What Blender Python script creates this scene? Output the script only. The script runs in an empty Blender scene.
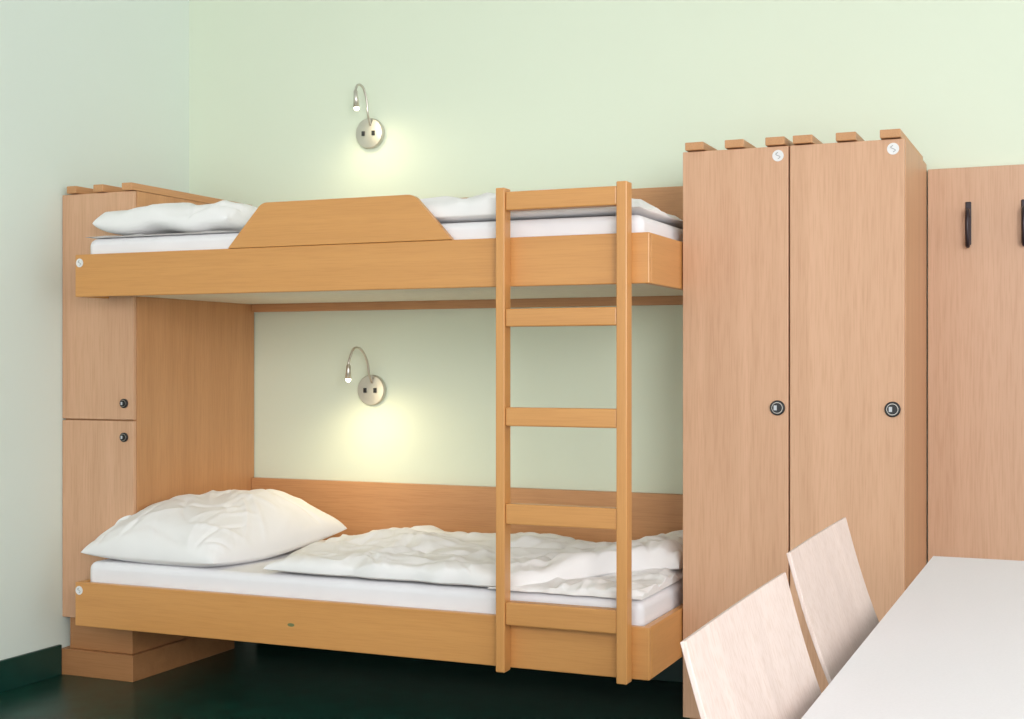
import bpy, bmesh, math, random
from mathutils import Vector, noise, Matrix
random.seed(7)
scene = bpy.context.scene
scene.view_settings.view_transform = 'Standard'
scene.view_settings.look = 'None'
scene.view_settings.exposure = 0.0
COL = scene.collection
W = {}

# ---------------------------------------------------------------- materials
def new_mat(name):
    m = bpy.data.materials.new(name); m.use_nodes = True
    nt = m.node_tree
    return m, nt, nt.nodes['Principled BSDF']

def N(nt, t, **kw):
    n = nt.nodes.new(t)
    for k, v in kw.items(): setattr(n, k, v)
    return n

def wood(name, c1, c2, axis='z', rough=0.42, cscale=1.0, fleck=0.3):
    m, nt, b = new_mat(name); L = nt.links.new
    tc = N(nt, 'ShaderNodeTexCoord'); oi = N(nt, 'ShaderNodeObjectInfo')
    add = N(nt, 'ShaderNodeVectorMath', operation='ADD')
    mul = N(nt, 'ShaderNodeMath', operation='MULTIPLY'); mul.inputs[1].default_value = 13.0
    L(oi.outputs['Random'], mul.inputs[0])
    L(tc.outputs['Object'], add.inputs[0]); L(mul.outputs[0], add.inputs[1])
    def mp(long, cross):
        q = N(nt, 'ShaderNodeMapping')
        s = [cross]*3; s['xyz'.index(axis)] = long
        q.inputs['Scale'].default_value = s
        L(add.outputs[0], q.inputs['Vector']); return q
    a = mp(0.35*cscale, 9*cscale)
    n1 = N(nt, 'ShaderNodeTexNoise'); n1.inputs['Scale'].default_value = 1.6
    n1.inputs['Detail'].default_value = 5; n1.inputs['Distortion'].default_value = 0.6
    L(a.outputs[0], n1.inputs['Vector'])
    c = mp(9, 260)
    n2 = N(nt, 'ShaderNodeTexNoise'); n2.inputs['Scale'].default_value = 1.0
    n2.inputs['Detail'].default_value = 2
    L(c.outputs[0], n2.inputs['Vector'])
    r1 = N(nt, 'ShaderNodeValToRGB')
    r1.color_ramp.elements[0].position = 0.3; r1.color_ramp.elements[0].color = (*c2, 1)
    r1.color_ramp.elements[1].position = 0.7; r1.color_ramp.elements[1].color = (*c1, 1)
    L(n1.outputs['Fac'], r1.inputs['Fac'])
    r2 = N(nt, 'ShaderNodeValToRGB')
    r2.color_ramp.elements[0].position = 0.33; r2.color_ramp.elements[0].color = (0.72, 0.60, 0.5, 1)
    r2.color_ramp.elements[1].position = 0.55; r2.color_ramp.elements[1].color = (1, 1, 1, 1)
    L(n2.outputs['Fac'], r2.inputs['Fac'])
    mx = N(nt, 'ShaderNodeMix', data_type='RGBA', blend_type='MULTIPLY')
    mx.inputs[0].default_value = fleck
    L(r1.outputs['Color'], mx.inputs[6]); L(r2.outputs['Color'], mx.inputs[7])
    L(mx.outputs[2], b.inputs['Base Color'])
    b.inputs['Roughness'].default_value = rough
    bp = N(nt, 'ShaderNodeBump'); bp.inputs['Strength'].default_value = 0.04; bp.inputs['Distance'].default_value = 0.002
    L(n2.outputs['Fac'], bp.inputs['Height']); L(bp.outputs[0], b.inputs['Normal'])
    return m

def plain(name, col, rough=0.5, metal=0.0, nscale=30, var=0.04, bump=0.0, bscale=200, emis=None, es=0):
    m, nt, b = new_mat(name); L = nt.links.new
    tc = N(nt, 'ShaderNodeTexCoord'); n = N(nt, 'ShaderNodeTexNoise')
    n.inputs['Scale'].default_value = nscale; n.inputs['Detail'].default_value = 3
    L(tc.outputs['Object'], n.inputs['Vector'])
    r = N(nt, 'ShaderNodeValToRGB')
    r.color_ramp.elements[0].position = .3; r.color_ramp.elements[1].position = .7
    r.color_ramp.elements[0].color = (*[c*(1-var) for c in col], 1)
    r.color_ramp.elements[1].color = (*[min(1, c*(1+var)) for c in col], 1)
    L(n.outputs['Fac'], r.inputs['Fac']); L(r.outputs['Color'], b.inputs['Base Color'])
    b.inputs['Roughness'].default_value = rough; b.inputs['Metallic'].default_value = metal
    if bump:
        n3 = N(nt, 'ShaderNodeTexNoise'); n3.inputs['Scale'].default_value = bscale
        n3.inputs['Detail'].default_value = 3
        L(tc.outputs['Object'], n3.inputs['Vector'])
        bp = N(nt, 'ShaderNodeBump'); bp.inputs['Strength'].default_value = bump; bp.inputs['Distance'].default_value = 0.004
        L(n3.outputs['Fac'], bp.inputs['Height']); L(bp.outputs[0], b.inputs['Normal'])
    if emis:
        b.inputs['Emission Color'].default_value = (*emis, 1); b.inputs['Emission Strength'].default_value = es
    return m

PINK1, PINK2 = (0.69, 0.412, 0.255), (0.615, 0.355, 0.212)
ORG1, ORG2 = (0.69, 0.335, 0.105), (0.61, 0.285, 0.085)
MED1, MED2 = (0.62, 0.32, 0.145), (0.54, 0.27, 0.115)
M_pink_z = wood('beech_laminate_vertical', PINK1, PINK2, 'z')
M_panel_z = wood('beech_laminate_wall_panel', (0.66, 0.415, 0.27), (0.585, 0.355, 0.225), 'z')
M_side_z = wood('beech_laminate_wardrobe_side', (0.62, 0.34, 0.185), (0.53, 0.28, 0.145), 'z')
M_pink_y = wood('beech_laminate_depth', MED1, MED2, 'y')
M_med_z = wood('beech_side_vertical', MED1, MED2, 'z')
M_med_x = wood('beech_panel_horizontal', MED1, MED2, 'x')
M_plinth_shade = wood('beech_plinth_shaded', (0.48, 0.23, 0.095), (0.40, 0.185, 0.072), 'x')  # beech darkened in its colour to paint the shade low under the bunk
M_org_x = wood('beech_varnished_horizontal', ORG1, ORG2, 'x', 0.33, fleck=.18)
M_org_y = wood('beech_varnished_depth', ORG1, ORG2, 'y', 0.33, fleck=.18)
M_org_z = wood('beech_varnished_vertical', ORG1, ORG2, 'z', 0.33, fleck=.18)
M_birch = wood('pale_plywood', (0.64, 0.53, 0.485), (0.56, 0.455, 0.415), 'z', 0.45, 1.0, 0.35)
M_birch_x = wood('pale_plywood_seat', (0.64, 0.53, 0.485), (0.56, 0.455, 0.415), 'x', 0.45, 1.0, 0.35)
M_under = plain('cream_board', (0.80, 0.75, 0.62), 0.6, bump=.05)
M_cloth = plain('white_cotton', (0.88, 0.87, 0.87), 0.9, nscale=8, var=.015, bump=.3, bscale=26)
M_sheet = plain('white_sheet', (0.86, 0.85, 0.88), 0.9, nscale=6, var=.015, bump=.5, bscale=14)
M_wallb = plain('pale_green_paint', (0.745, 0.82, 0.672), 0.75, nscale=1.2, var=.008, bump=.04, bscale=90)
M_walll = plain('pale_mint_paint', (0.735, 0.82, 0.752), 0.75, nscale=1.2, var=.008, bump=.04, bscale=90)
M_ceil = plain('white_paint', (0.87, 0.87, 0.86), 0.8)
M_floor = plain('dark_green_linoleum', (0.0035, 0.042, 0.030), 0.32, nscale=14, var=.3)
M_base = plain('dark_green_skirting', (0.003, 0.042, 0.031), 0.4, nscale=14, var=.1)
M_chrome = plain('brushed_nickel', (0.62, 0.59, 0.53), 0.33, 1.0)
M_black = plain('black_plastic', (0.012, 0.012, 0.013), 0.35)
M_hook = plain('dark_metal', (0.03, 0.02, 0.025), 0.35, 0.3)
M_white = plain('white_sticker', (0.8, 0.8, 0.8), 0.4)
M_silver = plain('silver_insert', (0.55, 0.57, 0.6), 0.4)
M_grey = plain('grey_ink', (0.36, 0.36, 0.36), 0.5)
M_badge = plain('olive_ink', (0.18, 0.2, 0.08), 0.5)
M_table = plain('white_grey_laminate', (0.70, 0.69, 0.72), 0.38, nscale=300, var=.02)
M_steel = plain('grey_steel_tube', (0.5, 0.5, 0.52), 0.3, 1.0)
M_bulb = plain('warm_bulb', (1, .9, .7), 0.4, emis=(1, .88, .65), es=12)

# ---------------------------------------------------------------- helpers
def empty(name, loc, label, cat, group=None):
    o = bpy.data.objects.new(name, None); o.empty_display_size = 0.05
    COL.objects.link(o); o.location = loc; W[o] = Vector(loc)
    o['label'] = label; o['category'] = cat
    if group: o['group'] = group
    return o

def obj(name, verts, faces, mats, parent=None, origin=None, smooth=False, bevel=0, seg=2, label=None, cat=None):
    if origin is None:
        lo = [min(v[i] for v in verts) for i in range(3)]; hi = [max(v[i] for v in verts) for i in range(3)]
        origin = Vector([(lo[i]+hi[i])/2 for i in range(3)])
    origin = Vector(origin)
    me = bpy.data.meshes.new(name)
    me.from_pydata([tuple(Vector(v)-origin) for v in verts], [], faces)
    if not isinstance(mats, (list, tuple)): mats = [mats]
    for m in mats: me.materials.append(m)
    bm = bmesh.new(); bm.from_mesh(me)
    bmesh.ops.recalc_face_normals(bm, faces=bm.faces)
    bm.to_mesh(me); bm.free()
    if smooth:
        for p in me.polygons: p.use_smooth = True
    o = bpy.data.objects.new(name, me); COL.objects.link(o)
    W[o] = origin
    if parent:
        o.parent = parent; o.location = origin - W[parent]
    else:
        o.location = origin
    if bevel:
        md = o.modifiers.new('bevel', 'BEVEL'); md.width = bevel; md.segments = seg; md.limit_method = 'ANGLE'
    if label: o['label'] = label
    if cat: o['category'] = cat
    return o

def boxd(x0, x1, y0, y1, z0, z1):
    v = [(x0,y0,z0),(x1,y0,z0),(x1,y1,z0),(x0,y1,z0),(x0,y0,z1),(x1,y0,z1),(x1,y1,z1),(x0,y1,z1)]
    f = [(0,3,2,1),(4,5,6,7),(0,1,5,4),(1,2,6,5),(2,3,7,6),(3,0,4,7)]
    return v, f
def box(name, x0, x1, y0, y1, z0, z1, mat, parent=None, bevel=0.002, **kw):
    v, f = boxd(x0, x1, y0, y1, z0, z1)
    return obj(name, v, f, mat, parent, bevel=bevel, **kw)
def multi(name, boxes, mat, parent=None, bevel=0.002, **kw):
    V, F = [], []
    for b in boxes:
        v, f = boxd(*b); k = len(V); V += v; F += [tuple(i+k for i in q) for q in f]
    return obj(name, V, F, mat, parent, bevel=bevel, **kw)
def prism(name, pts, axis, a0, a1, mat, parent=None, bevel=0.002, **kw):
    n = len(pts)
    def mk(p, a):
        return {'z': (p[0], p[1], a), 'y': (p[0], a, p[1]), 'x': (a, p[0], p[1])}[axis]
    V = [mk(p, a0) for p in pts]+[mk(p, a1) for p in pts]
    F = [tuple(range(n))[::-1], tuple(range(n, 2*n))]+[(i, (i+1) % n, n+(i+1) % n, n+i) for i in range(n)]
    return obj(name, V, F, mat, parent, bevel=bevel, **kw)

def lathe(name, prof, c, direction, mat, parent=None, seg=40, flat=False, **kw):
    """prof: list of (radius, height along direction)"""
    d = Vector(direction).normalized(); q = Vector((0, 0, 1)).rotation_difference(d)
    V, F = [], []
    for r, h in prof:
        for i in range(seg):
            a = 2*math.pi*i/seg
            V.append(tuple(Vector(c)+q @ Vector((r*math.cos(a), r*math.sin(a), h))))
    for k in range(len(prof)-1):
        for i in range(seg):
            j = (i+1) % seg
            F.append((k*seg+i, k*seg+j, (k+1)*seg+j, (k+1)*seg+i))
    F.append(tuple(range(seg))[::-1]); F.append(tuple((len(prof)-1)*seg+i for i in range(seg)))
    o = obj(name, V, F, mat, parent, **kw)
    if not flat:
        for p in o.data.polygons: p.use_smooth = len(p.vertices) == 4
    return o

def tube(name, pts, r, mat, parent=None, seg=12, sub=8, **kw):
    P = [Vector(p) for p in pts]; S = []
    for i in range(len(P)-1):
        p0 = P[max(i-1, 0)]; p1 = P[i]; p2 = P[i+1]; p3 = P[min(i+2, len(P)-1)]
        for k in range(sub):
            t = k/sub
            S.append(.5*((2*p1)+(p2-p0)*t+(2*p0-5*p1+4*p2-p3)*t*t+(-p0+3*p1-3*p2+p3)*t**3))
    S.append(P[-1])
    V, F = [], []
    T = (S[1]-S[0]).normalized(); ref = T.orthogonal().normalized()
    for i, s in enumerate(S):
        Tn = (S[min(i+1, len(S)-1)]-S[max(i-1, 0)]).normalized()
        ref = (T.rotation_difference(Tn) @ ref); T = Tn
        bn = T.cross(ref).normalized()
        for k in range(seg):
            a = 2*math.pi*k/seg
            V.append(tuple(s+r*(math.cos(a)*ref+math.sin(a)*bn)))
    for i in range(len(S)-1):
        for k in range(seg):
            j = (k+1) % seg
            F.append((i*seg+k, i*seg+j, (i+1)*seg+j, (i+1)*seg+k))
    F.append(tuple(range(seg))[::-1]); F.append(tuple((len(S)-1)*seg+i for i in range(seg)))
    return obj(name, V, F, mat, parent, smooth=True, **kw)

def structure(o): o['kind'] = 'structure'; return o

# ---------------------------------------------------------------- room
XL, YB, H = -3.428, 4.62, 3.05
structure(box('floor', XL-.1, 3.0, -1.6, YB+.1, -0.1, 0, M_floor, bevel=0))
structure(box('ceiling', XL-.1, 3.0, -1.6, YB+.1, H, H+.1, M_ceil, bevel=0))
structure(box('wall_back', XL-.1, 3.0, YB, YB+.1, 0, H, M_wallb, bevel=0))
structure(box('wall_left', XL-.1, XL, -1.6, YB, 0, H, M_walll, bevel=0))
structure(box('baseboard_left', XL, XL+.014, -1.6, 3.851, 0, .108, M_base))
structure(box('baseboard_back', -3.09, 3.0, YB-.014, YB, 0, .108, M_base))

# ---------------------------------------------------------------- stickers / locks
def sticker(parent, x, y, z, r=.017):
    s = lathe('round_sticker', [(r, 0), (r, .0012)], (x, y, z), (0, -1, 0), M_white, parent, 28, label='round white sticker with a grey curved mark')
    pts = []
    for i in range(17):
        t = i/16*2-1
        pts.append((x+.42*r*math.sin(-t*math.pi)*.9, y-.0014, z+t*r*.55))
    tube('printed_mark', pts, .0011, M_grey, s, 6, 2)
def lock(parent, x, y, z, r=.02):
    s = lathe('cam_lock', [(r, 0), (r, .006), (r*.9, .008)], (x, y, z), (0, -1, 0), M_black, parent, 32, label='round black lock with nickel ring')
    lathe('lock_ring', [(r*.74, 0), (r*.74, .0015)], (x, y-.0075, z), (0, -1, 0), M_chrome, s, 28)
    lathe('lock_insert', [(r*.67, 0), (r*.67, .0025)], (x, y-.0085, z), (0, -1, 0), M_black, s, 28)
    box('key_slot', x-r*.42, x-r*.02, y-.0125, y-.0109, z-r*.32, z+r*.32, M_silver, s, 0)

# ---------------------------------------------------------------- storage cabinet
CX0, CX1, CY = -3.4265, -3.106, 3.865
cab = empty('storage_cabinet', (-3.25, 4.23, 0), 'tall narrow beech storage cabinet with two locked doors beside the bunk', 'cabinet')
box('cabinet_body', CX0, CX1, CY+.019, 4.615, .205, 1.735, M_med_z, cab)
box('cabinet_base', CX0+.03, CX1-.012, CY+.008, 4.47, .0935, .2045, M_plinth_shade, cab)
multi('plinth', [(CX0, CX1+.006, CY-.012, 4.47, 0, .093)], M_plinth_shade, cab)
d = box('cabinet_door', CX0+.001, CX1-.001, CY, CY+.017, .924, 1.733, M_pink_z, cab)
lock(d, -3.146, CY, .982, .0165)
d = box('cabinet_door', CX0+.001, CX1-.001, CY, CY+.017, .206, .919, M_pink_z, cab)
lock(d, -3.146, CY, .862, .0165)
for x in (-3.395, -3.275, -3.149):
    box('top_slat', x-.0, x+.043, CY-.012, 4.60, 1.736, 1.762, M_pink_y, cab)

# ---------------------------------------------------------------- wardrobes
WY, WX0, WXM, WX1, WT = 4.03, -1.1535, -.824, -.490, 1.775
def wardrobe(x0, x1, label):
    w = empty('wardrobe', ((x0+x1)/2, 4.3, 0), label, 'wardrobe', 'narrow beech wardrobes standing side by side')
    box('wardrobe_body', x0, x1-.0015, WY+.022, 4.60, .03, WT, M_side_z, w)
    box('plinth', x0+.01, x1-.01, WY+.05, 4.58, 0, .03, M_med_x, w)
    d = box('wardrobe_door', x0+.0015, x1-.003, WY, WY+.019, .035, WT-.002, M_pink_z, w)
    lk = x1-.035
    lock(d, lk, WY, .991, .0225)
    sticker(d, x1-.034, WY, 1.745, .017)
    wd = x1-x0
    for k in range(3):
        xs = x0+.012+k*(wd-.07-.012)/2
        box('top_slat', xs, xs+.058, WY-.012, 4.59, WT+.001, WT+.025, M_pink_y, w)
wardrobe(WX0, WXM, 'narrow beech wardrobe with locked door touching the bunk end')
wardrobe(WXM, WX1, 'narrow beech wardrobe with locked door beside the coat hook panel')

# ---------------------------------------------------------------- wall panel & hooks
box('wall_panel', -.487, .9, 4.592, YB-.001, .2, 1.757, M_panel_z, None, label='tall beech wall panel carrying dark coat hooks', cat='wall panel')
def hook(x):
    h = empty('coat_hook', (x, 4.588, 1.56), 'dark metal coat hook screwed to the beech wall panel', 'coat hook', 'coat hooks on the wall panel')
    box('back_plate', x-.009, x+.009, 4.585, 4.5915, 1.505, 1.645, M_hook, h, .003)
    tube('prong', [(x, 4.584, 1.60), (x, 4.562, 1.615), (x, 4.545, 1.60), (x, 4.54, 1.56), (x, 4.55, 1.515), (x, 4.566, 1.50), (x, 4.584, 1.515)], .0065, M_hook, h)
hook(-.361); hook(-.192)

# ---------------------------------------------------------------- bunk bed
BY, BX0, BX1 = 3.70, -3.223, -1.1560
bed = empty('bunk_bed', (-2.2, 4.15, .2), 'beech bunk bed with guard board and ladder beside the wardrobes', 'bunk bed')
def frame(z0, z1, nm):
    box('side_rail', BX0, BX1, BY, BY+.025, z0, z1, M_org_x, bed, .003)
    box('end_board', BX1-.024, BX1, BY+.0255, 4.588, z0, z1, M_org_y, bed, .003)
    box('end_board', BX0, BX0+.022, BY+.0255, CY-.014, z0, z1, M_org_y, bed, .003)
    L = [(BX0+.023, BY+.026), (BX1-.025, BY+.026), (BX1-.025, 4.585), (CX1+.003, 4.585), (CX1+.003, CY-.014), (BX0+.023, CY-.014)]
    prism('base_board', L, 'z', z0+.008, z0+.026, M_under, bed, 0.001, label='cream bed base board')
frame(1.353, 1.499, 'u'); frame(.218, .369, 'l')
box('back_panel', CX1+.002, WX0-.003, 4.590, YB-.001, 1.33, 1.745, M_med_x, bed)
box('back_panel', CX1+.002, WX0-.003, 4.590, YB-.001, .24, .663, M_med_x, bed)
def rounded(pts, rad):
    out = []
    n = len(pts)
    for i, (p, r) in enumerate(zip(pts, rad)):
        p = Vector(p); a = Vector(pts[i-1]); b = Vector(pts[(i+1) % n])
        if r == 0: out.append(tuple(p)); continue
        da = (a-p).normalized(); db = (b-p).normalized()
        s, e = p+da*r, p+db*r
        for k in range(7):
            t = k/6; out.append(tuple((1-t)**2*s+2*t*(1-t)*p+t*t*e))
    return out
gp = rounded([(-2.592, 1.4995), (-1.780, 1.4995), (-1.912, 1.643), (-2.461, 1.643)], [0, 0, .02, .02])
prism('guard_board', gp, 'y', BY-.003, BY+.022, M_org_x, bed, .002)
lad = empty('ladder', (-1.41, 3.675, .21), '', '')
del lad['label']; del lad['category']
lad.parent = bed; lad.location = Vector((-1.41, 3.675, .21))-W[bed]
box('upright', -1.6145, -1.5855, 3.652, 3.699, .212, 1.642, M_org_z, lad, .003)
box('upright', -1.2395, -1.2075, 3.652, 3.699, .212, 1.642, M_org_z, lad, .003)
for za, zb in ((1.575, 1.63), (1.232, 1.285), (.939, .994), (.649, .71), (.352, .42)):
    box('rung', -1.585, -1.240, 3.657, 3.697, za, zb, M_org_x, lad, .004)
sticker(bed, -3.203, BY, 1.470, .015); sticker(bed, -3.205, BY, .341, .015)
lathe('oval_badge', [(.008, 0), (.008, .001)], (-2.351, BY, .287), (0, -1, 0), M_badge, bed, 20, label='tiny olive oval badge').scale = (1.6, 1, .7)

# ---------------------------------------------------------------- soft goods
def mattress(z0, z1, label):
    a, b = BX0+.026, BX1-.03
    L = [(a, BY+.03), (b, BY+.03), (b, 4.575), (CX1+.01, 4.575), (CX1+.01, CY-.016), (a, CY-.016)]
    o = prism('mattress', L, 'z', z0, z1, M_sheet, None, .028, seg=5, label=label, cat='mattress')
    for p in o.data.polygons: p.use_smooth = True
    o['group'] = 'mattresses on the two bunks'
    wn = o.modifiers.new('wn', 'WEIGHTED_NORMAL')
mattress(.245, .437, 'white sheeted mattress lying in the lower bunk')
mattress(1.380, 1.556, 'white sheeted mattress lying in the upper bunk')

def smooth(t): t = max(0, min(1, t)); return t*t*(3-2*t)
def mk_creases(n, xr, yr, amp, ln, wd, ang=None, spread=math.pi):
    C = []
    for _ in range(n):
        x, y = random.uniform(*xr), random.uniform(*yr)
        a = (ang+random.uniform(-spread, spread)) if ang is not None else random.uniform(0, math.pi)
        C.append((x, y, math.cos(a), math.sin(a), random.uniform(.5, 1.2)*ln, random.uniform(.6, 1.4)*wd, random.choice((-1, -1, .8))*random.uniform(.4, 1)*amp, random.uniform(-2, 2)))
    return C
def crease(C, x, y):
    h = 0
    for cx, cy, ca, sa, l, w, A, cv in C:
        dx, dy = x-cx, y-cy
        s = dx*ca+dy*sa
        if abs(s) > l*1.6: continue
        t = -dx*sa+dy*ca-cv*s*s
        if abs(t) > 3*w: continue
        h += A*math.exp(-(t/w)**2-(s/l)**4)
    return h
def ridge(x, y, sx, sy, seed):
    wx = x+.10*noise.noise(Vector((x*3, y*3, seed+5))); wy = y+.10*noise.noise(Vector((x*3, y*3, seed+9)))
    n = noise.noise(Vector((wx*sx, wy*sy, seed)))
    return (1-min(1, abs(n)*3.2))**1.5
def clear(x, y):
    # keep bedding out of the cabinet's corner
    XC, YC = CX1+.009, CY-.009
    if x < XC and y > YC:
        if y-YC < XC-x: y = YC
        else: x = XC
    return x, y
def soft(name, mapfn, zc, Tt, Tb, n, m, p, q, wr, mat, label, cat, group, zmin=None):
    V, F = [], []
    for side in (1, -1):
        for j in range(m+1):
            for i in range(n+1):
                u = math.sin((i/n*2-1)*math.pi/2); v = math.sin((j/m*2-1)*math.pi/2)
                f = max(0, (1-abs(u)**p)*(1-abs(v)**p))**q
                x, y = mapfn(u, v)
                if side == 1:
                    z = zc(x, y)+Tt*f+wr(x, y)*min(1, 2.2*f)
                else: z = zc(x, y)-Tb*f
                if zmin is not None: z = max(z, zmin+(.0 if side < 0 else .004))
                x, y = clear(x, y)
                V.append((x, y, z))
    k = (n+1)*(m+1)
    for j in range(m):
        for i in range(n):
            a = j*(n+1)+i
            F.append((a, a+1, a+n+2, a+n+1)); F.append((k+a, k+a+n+1, k+a+n+2, k+a+1))
    o = obj(name, V, F, mat, None, smooth=True, label=label, cat=cat)
    bm = bmesh.new(); bm.from_mesh(o.data)
    bmesh.ops.remove_doubles(bm, verts=bm.verts, dist=.0004)
    bmesh.ops.recalc_face_normals(bm, faces=bm.faces)
    bm.to_mesh(o.data); bm.free()
    for pp in o.data.polygons: pp.use_smooth = True
    o['group'] = group
    md = o.modifiers.new('sub', 'SUBSURF'); md.levels = 1; md.render_levels = 1
    return o

def quadmap(A, B, C, D, pin=.05):
    A, B, C, D = map(Vector, (A, B, C, D))
    def f(u, v):
        uu = u*(1-pin*(1-v*v))*(1-.03*u**4*v**4); vv = v*(1-pin*(1-u*u))*(1-.03*u**4*v**4)
        s, t = (uu+1)/2, (vv+1)/2
        p = A*(1-s)*(1-t)+B*s*(1-t)+C*s*t+D*(1-s)*t
        return p.x, p.y
    return f
random.seed(11)
C1 = mk_creases(60, (-3.2, -2.6), (3.74, 4.4), .010, .12, .009)
soft('pillow', quadmap((-3.25, 3.735), (-2.66, 3.712), (-2.535, 4.40), (-3.085, 4.46), .03),
     lambda x, y: .462+.05*smooth((y-3.9)/.6)+.03*smooth((-2.9-x)/.3)*smooth((y-3.7)/.3), .168, .05, 110, 110, 2.5, .48,
     lambda x, y: crease(C1, x, y)+.022*noise.noise(Vector((x*4.5, y*4.5, 3)))+.007*ridge(x, y, 6, 5, 2.2), M_cloth,
     'plump white pillow at the head of the lower bunk', 'pillow', 'white pillows', .438)
C2 = mk_creases(44, (-3.15, -2.6), (3.74, 4.4), .009, .12, .010)
soft('pillow', quadmap((-3.198, 3.736), (-2.62, 3.738), (-2.58, 4.40), (-3.09, 4.42), .01),
     lambda x, y: 1.606+.012*noise.noise(Vector((x*7, 2, 2))), .062, .034, 100, 80, 9, .45,
     lambda x, y: crease(C2, x, y)+.022*noise.noise(Vector((x*6, y*5, 8)))+.008*ridge(x, y, 6, 5, 3.2), M_cloth,
     'flat white pillow at the head of the upper bunk', 'pillow', 'white pillows', 1.5675)
# rumpled sheets
C5 = mk_creases(26, (-3.2, -2.5), (3.74, 4.4), .006, .12, .010)
soft('bed_sheet', lambda u, v: (-2.83+u*.372+.012*noise.noise(Vector((v*4, 3, 1))), 4.10+v*.375+.006*noise.noise(Vector((u*5, 1, 1)))), lambda x, y: 1.560, .006, .003, 90, 60, 8, .4,
     lambda x, y: crease(C5, x, y)*.4+.003*ridge(x, y, 6, 5, 9.2)-.002, M_cloth, 'crumpled white sheet under the upper pillow', 'bed sheet', 'crumpled bed sheets', 1.5565).modifiers.remove
C6 = mk_creases(30, (-1.65, -1.18), (3.73, 4.3), .014, .14, .013, .9, .9)
soft('bed_sheet', lambda u, v: (min(-1.188, -1.425+u*.25+.03*noise.noise(Vector((v*3, 3, 1)))), 4.01+v*.285+.012*noise.noise(Vector((u*5, 1, 7)))), lambda x, y: .443, .022, .003, 90, 80, 8, .4,
     lambda x, y: crease(C6, x, y)+.014*ridge(x, y, 7, 5, 5.2), M_cloth, 'crumpled white sheet at the foot of the lower bunk', 'bed sheet', 'crumpled bed sheets', .438)
random.seed(5)
C3 = mk_creases(80, (-2.45, -1.2), (3.73, 4.5), .010, .11, .010)+mk_creases(20, (-2.45, -1.2), (3.75, 4.5), .016, .30, .026, 0.15, .6)\
    + mk_creases(16, (-1.55, -1.2), (3.9, 4.4), .018, .14, .016, 1.2, .6)
def dmap(u, v):
    s, t = (u+1)/2, (v+1)/2
    x = -2.47+s*(1.285)
    yf = 3.722+.40*smooth((x+1.62)/.42)+.020*noise.noise(Vector((x*9, 1, 0)))
    yb = 4.50+.03*noise.noise(Vector((x*4, 5, 0)))
    y = yf+(yb-yf)*t
    x += .05*noise.noise(Vector((3, y*6, 2)))*(1-s)
    return min(x, -1.19), y
soft('duvet', dmap, lambda x, y: .456+.022*smooth((x+1.55)/.2), .056, .016, 190, 120, 8, .42,
     lambda x, y: crease(C3, x, y)+.014*ridge(x, y, 4.0, 5.0, 1.3)+.006*ridge(x, y, 9, 10, 6.3)+.020*noise.noise(Vector((x*3.2, y*4, 3)))+.022*math.exp(-((x+1.27)/.12)**2)+.015*math.exp(-((x+2.2)/.2)**2-((y-4.25)/.2)**2),
     M_cloth, 'rumpled white duvet spread over the lower bunk', 'duvet', 'white duvets', .438)
C4 = mk_creases(80, (-2.45, -1.2), (3.73, 4.5), .014, .12, .012)
soft('duvet', lambda u, v: (-1.83+u*.635, 4.140+v*.41+.014*noise.noise(Vector((u*6, v*3, 0)))), lambda x, y: 1.577, .065, .018, 150, 90, 7, .42,
     lambda x, y: crease(C4, x, y)+.016*ridge(x, y, 5, 6, 7.1)+.018*noise.noise(Vector((x*6, y*4, 9)))-.03*smooth((x+1.45)/.2),
     M_cloth, 'folded white duvet lying on the upper bunk', 'duvet', 'white duvets', 1.557)

# ---------------------------------------------------------------- wall lamps
def lamp(x, z, neck, head_top, head_bot, label, power):
    w = empty('wall_lamp', (x, YB-.001, z), label, 'wall lamp', 'gooseneck reading lamps on the wall')
    yb = YB-.001
    lathe('wall_plate', [(.059, 0), (.059, .017), (.0565, .020)], (x, yb, z), (0, -1, 0), M_chrome, w, 64, flat=True, label='round brushed nickel wall plate')
    for dx in (-.024, .020):
        box('switch', x+dx-.006, x+dx+.006, yb-.025, yb-.0205, z-.010, z+.008, M_black, w, .001, label='small black rocker switch')
    tube('gooseneck', [(x+a, yb-b, z+c) for a, b, c in neck], .0045, M_chrome, w, 10, 8)
    ht = Vector((x+head_top[0], yb-head_top[1], z+head_top[2])); hb = Vector((x+head_bot[0], yb-head_bot[1], z+head_bot[2]))
    dr = (hb-ht); Ln = dr.length
    s = lathe('lamp_head', [(.005, 0), (.008, .004), (.0095, Ln*.45), (.012, Ln), (.010, Ln)], ht, dr, M_chrome, w, 28)
    bpos = hb+dr.normalized()*.001
    lathe('bulb', [(.0098, -.004), (.0098, .003), (.008, .008), (.001, .012)], bpos, dr, M_bulb, w, 20, label='glowing warm bulb')
    l = bpy.data.lights.new('reading_light', 'SPOT'); l.energy = power; l.color = (1, .83, .54)
    l.spot_size = math.radians(180); l.spot_blend = 1.0; l.shadow_soft_size = .05
    o = bpy.data.objects.new('reading_light', l); COL.objects.link(o)
    lp = bpos+Vector((.0, -.06, -.03))
    o.parent = w; o.location = lp-W[w]
    aim = Vector((.25, .0, -1)).normalized()
    o.rotation_euler = aim.to_track_quat('-Z', 'Y').to_euler()
lamp(-2.570, 2.016, [(.006, .019, .03), (.010, .045, .07), (.010, .055, .12), (.006, .075, .165), (-.002, .10, .172), (-.006, .112, .150)],
     (-.006, .113, .150), (-.004, .108, .085), 'gooseneck reading lamp with nickel plate above the upper bunk', 2.4)
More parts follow.
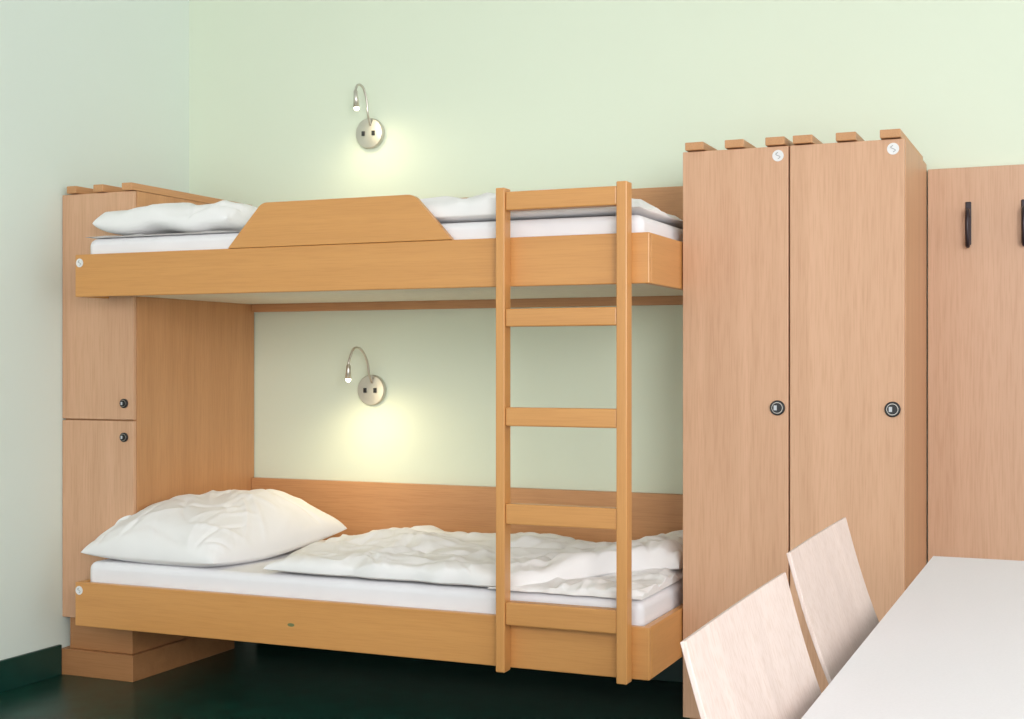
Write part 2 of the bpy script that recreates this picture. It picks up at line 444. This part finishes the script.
lamp(-2.562, 1.020, [(.006, .019, .03), (.008, .045, .06), (.008, .06, .11), (.002, .095, .155), (-.010, .13, .160), (-.018, .150, .120), (-.020, .155, .100)],
     (-.020, .155, .100), (-.021, .155, .045), 'gooseneck reading lamp with nickel plate on wall above lower bunk', 5.5)

# ---------------------------------------------------------------- table
tb = empty('table', (.12, 1.87, 0), 'light grey laminate table with steel legs beside the chairs', 'table')
box('table_top', -.281, .52, 1.02, 2.739, .722, .75, M_table, tb, .0015)
multi('apron', [(-.22, .46, 1.10, 1.12, .665, .7215), (-.22, .46, 2.64, 2.66, .665, .7215), (-.22, -.20, 1.12, 2.64, .69, .7215), (.44, .46, 1.12, 2.64, .69, .7215)], M_steel, tb, .001)
for x in (-.235, .475):
    for y in (1.08, 2.68):
        box('leg', x-.02, x+.02, y-.02, y+.02, 0, .7215, M_steel, tb, .003)

# ---------------------------------------------------------------- chairs
def chair(y0, y1, xt, label, zt=.866, lean=.38):
    yc = (y0+y1)/2
    c = empty('dining_chair', (xt+.25, yc, 0), label, 'chair', 'pale plywood chairs at the table')
    zb = .585; ny, nz = 24, 12; th = .0055
    V, F = [], []
    def P(s, t, o):
        z = zb+(zt-zb)*t
        y = y0+(y1-y0)*s + (.010*(1-t)**1.2 if s < .5 else -.010*(1-t)**1.2)*abs(2*s-1)
        x = xt+(zt-z)*lean - .010*math.sin(math.pi*t)
        x -= .002*(1-(2*s-1)**2)
        return (x+o, y, z+o*.3)
    for o in (0, th):
        for j in range(nz+1):
            for i in range(ny+1):
                V.append(P(i/ny, j/nz, o))
    k = (nz+1)*(ny+1)
    for j in range(nz):
        for i in range(ny):
            a = j*(ny+1)+i
            F.append((a, a+1, a+ny+2, a+ny+1)); F.append((k+a, k+a+ny+1, k+a+ny+2, k+a+1))
    for i in range(ny):
        F.append((i, k+i, k+i+1, i+1)); a = nz*(ny+1)+i; F.append((a, a+1, k+a+1, k+a))
    for j in range(nz):
        a = j*(ny+1); F.append((a, a+ny+1, k+a+ny+1, k+a)); a = j*(ny+1)+ny; F.append((a, k+a, k+a+ny+1, a+ny+1))
    o = obj('backrest', V, F, M_birch, c, bevel=.001)
    md = o.modifiers['bevel']; md.angle_limit = math.radians(50)
    xs = xt+(zt-.46)*lean-.02
    sp = rounded([(xs, y0+.01), (xs+.40, y0), (xs+.40, y1), (xs, y1-.01)], [.03, .05, .05, .03])
    prism('seat', sp, 'z', .447, .459, M_birch_x, c, .003)
    for yy in (y0+.06, y1-.06):
        xb = xt+(zt-.62)*lean+th+.006
        tube('back_support', [(xs+.06, yy, .436), (xs+.012+.02, yy, .46+.03), (xb+.012, yy, .56), (xt+(zt-.69)*lean+th+.008, yy, .69)], .007, M_steel, c)
    for yy in (y0+.03, y1-.03):
        tube('leg', [(xs+.05, yy, .438), (xs+.02, yy, .22), (xs-.02, yy, .0)], .011, M_steel, c)
        tube('leg', [(xs+.36, yy, .438), (xs+.375, yy, .22), (xs+.385, yy, .0)], .011, M_steel, c)
    tube('seat_frame', [(xs+.36, y0+.03, .438), (xs+.36, yc, .438), (xs+.36, y1-.03, .438)], .008, M_steel, c)
    tube('seat_frame', [(xs+.05, y0+.03, .438), (xs+.05, yc, .438), (xs+.05, y1-.03, .438)], .008, M_steel, c)
chair(1.214, 1.663, -.350, 'pale plywood chair pushed in at the near part of the table', .866)
chair(1.788, 2.232, -.370, 'pale plywood chair pushed in near the far end of the table', .873)

# ---------------------------------------------------------------- camera & light
f = 1352.0; th = math.radians(23.15)
cam = bpy.data.cameras.new('camera'); co = bpy.data.objects.new('camera', cam); COL.objects.link(co)
co.location = (0, 0, 1.125); co.rotation_euler = (math.pi/2, 0, th)
cam.sensor_width = 36; cam.lens = f/1024*36; cam.shift_y = 3.5/1024; cam.clip_start = .05
scene.camera = co

w = bpy.data.worlds.new('world'); scene.world = w; w.use_nodes = True
w.node_tree.nodes['Background'].inputs[0].default_value = (.98, .985, 1, 1)
w.node_tree.nodes['Background'].inputs[1].default_value = 1.72
def area(loc, target, sx, sy, e, col):
    l = bpy.data.lights.new('window_light', 'AREA'); l.shape = 'RECTANGLE'; l.size = sx; l.size_y = sy; l.energy = e; l.color = col
    o = bpy.data.objects.new('window_light', l); COL.objects.link(o); o.location = loc
    o.rotation_euler = (Vector(target)-Vector(loc)).to_track_quat('-Z', 'Y').to_euler()
area((1.6, -1.4, 2.0), (-1.9, 4.2, 1.1), 1.6, 1.6, 130, (1, .985, .97))
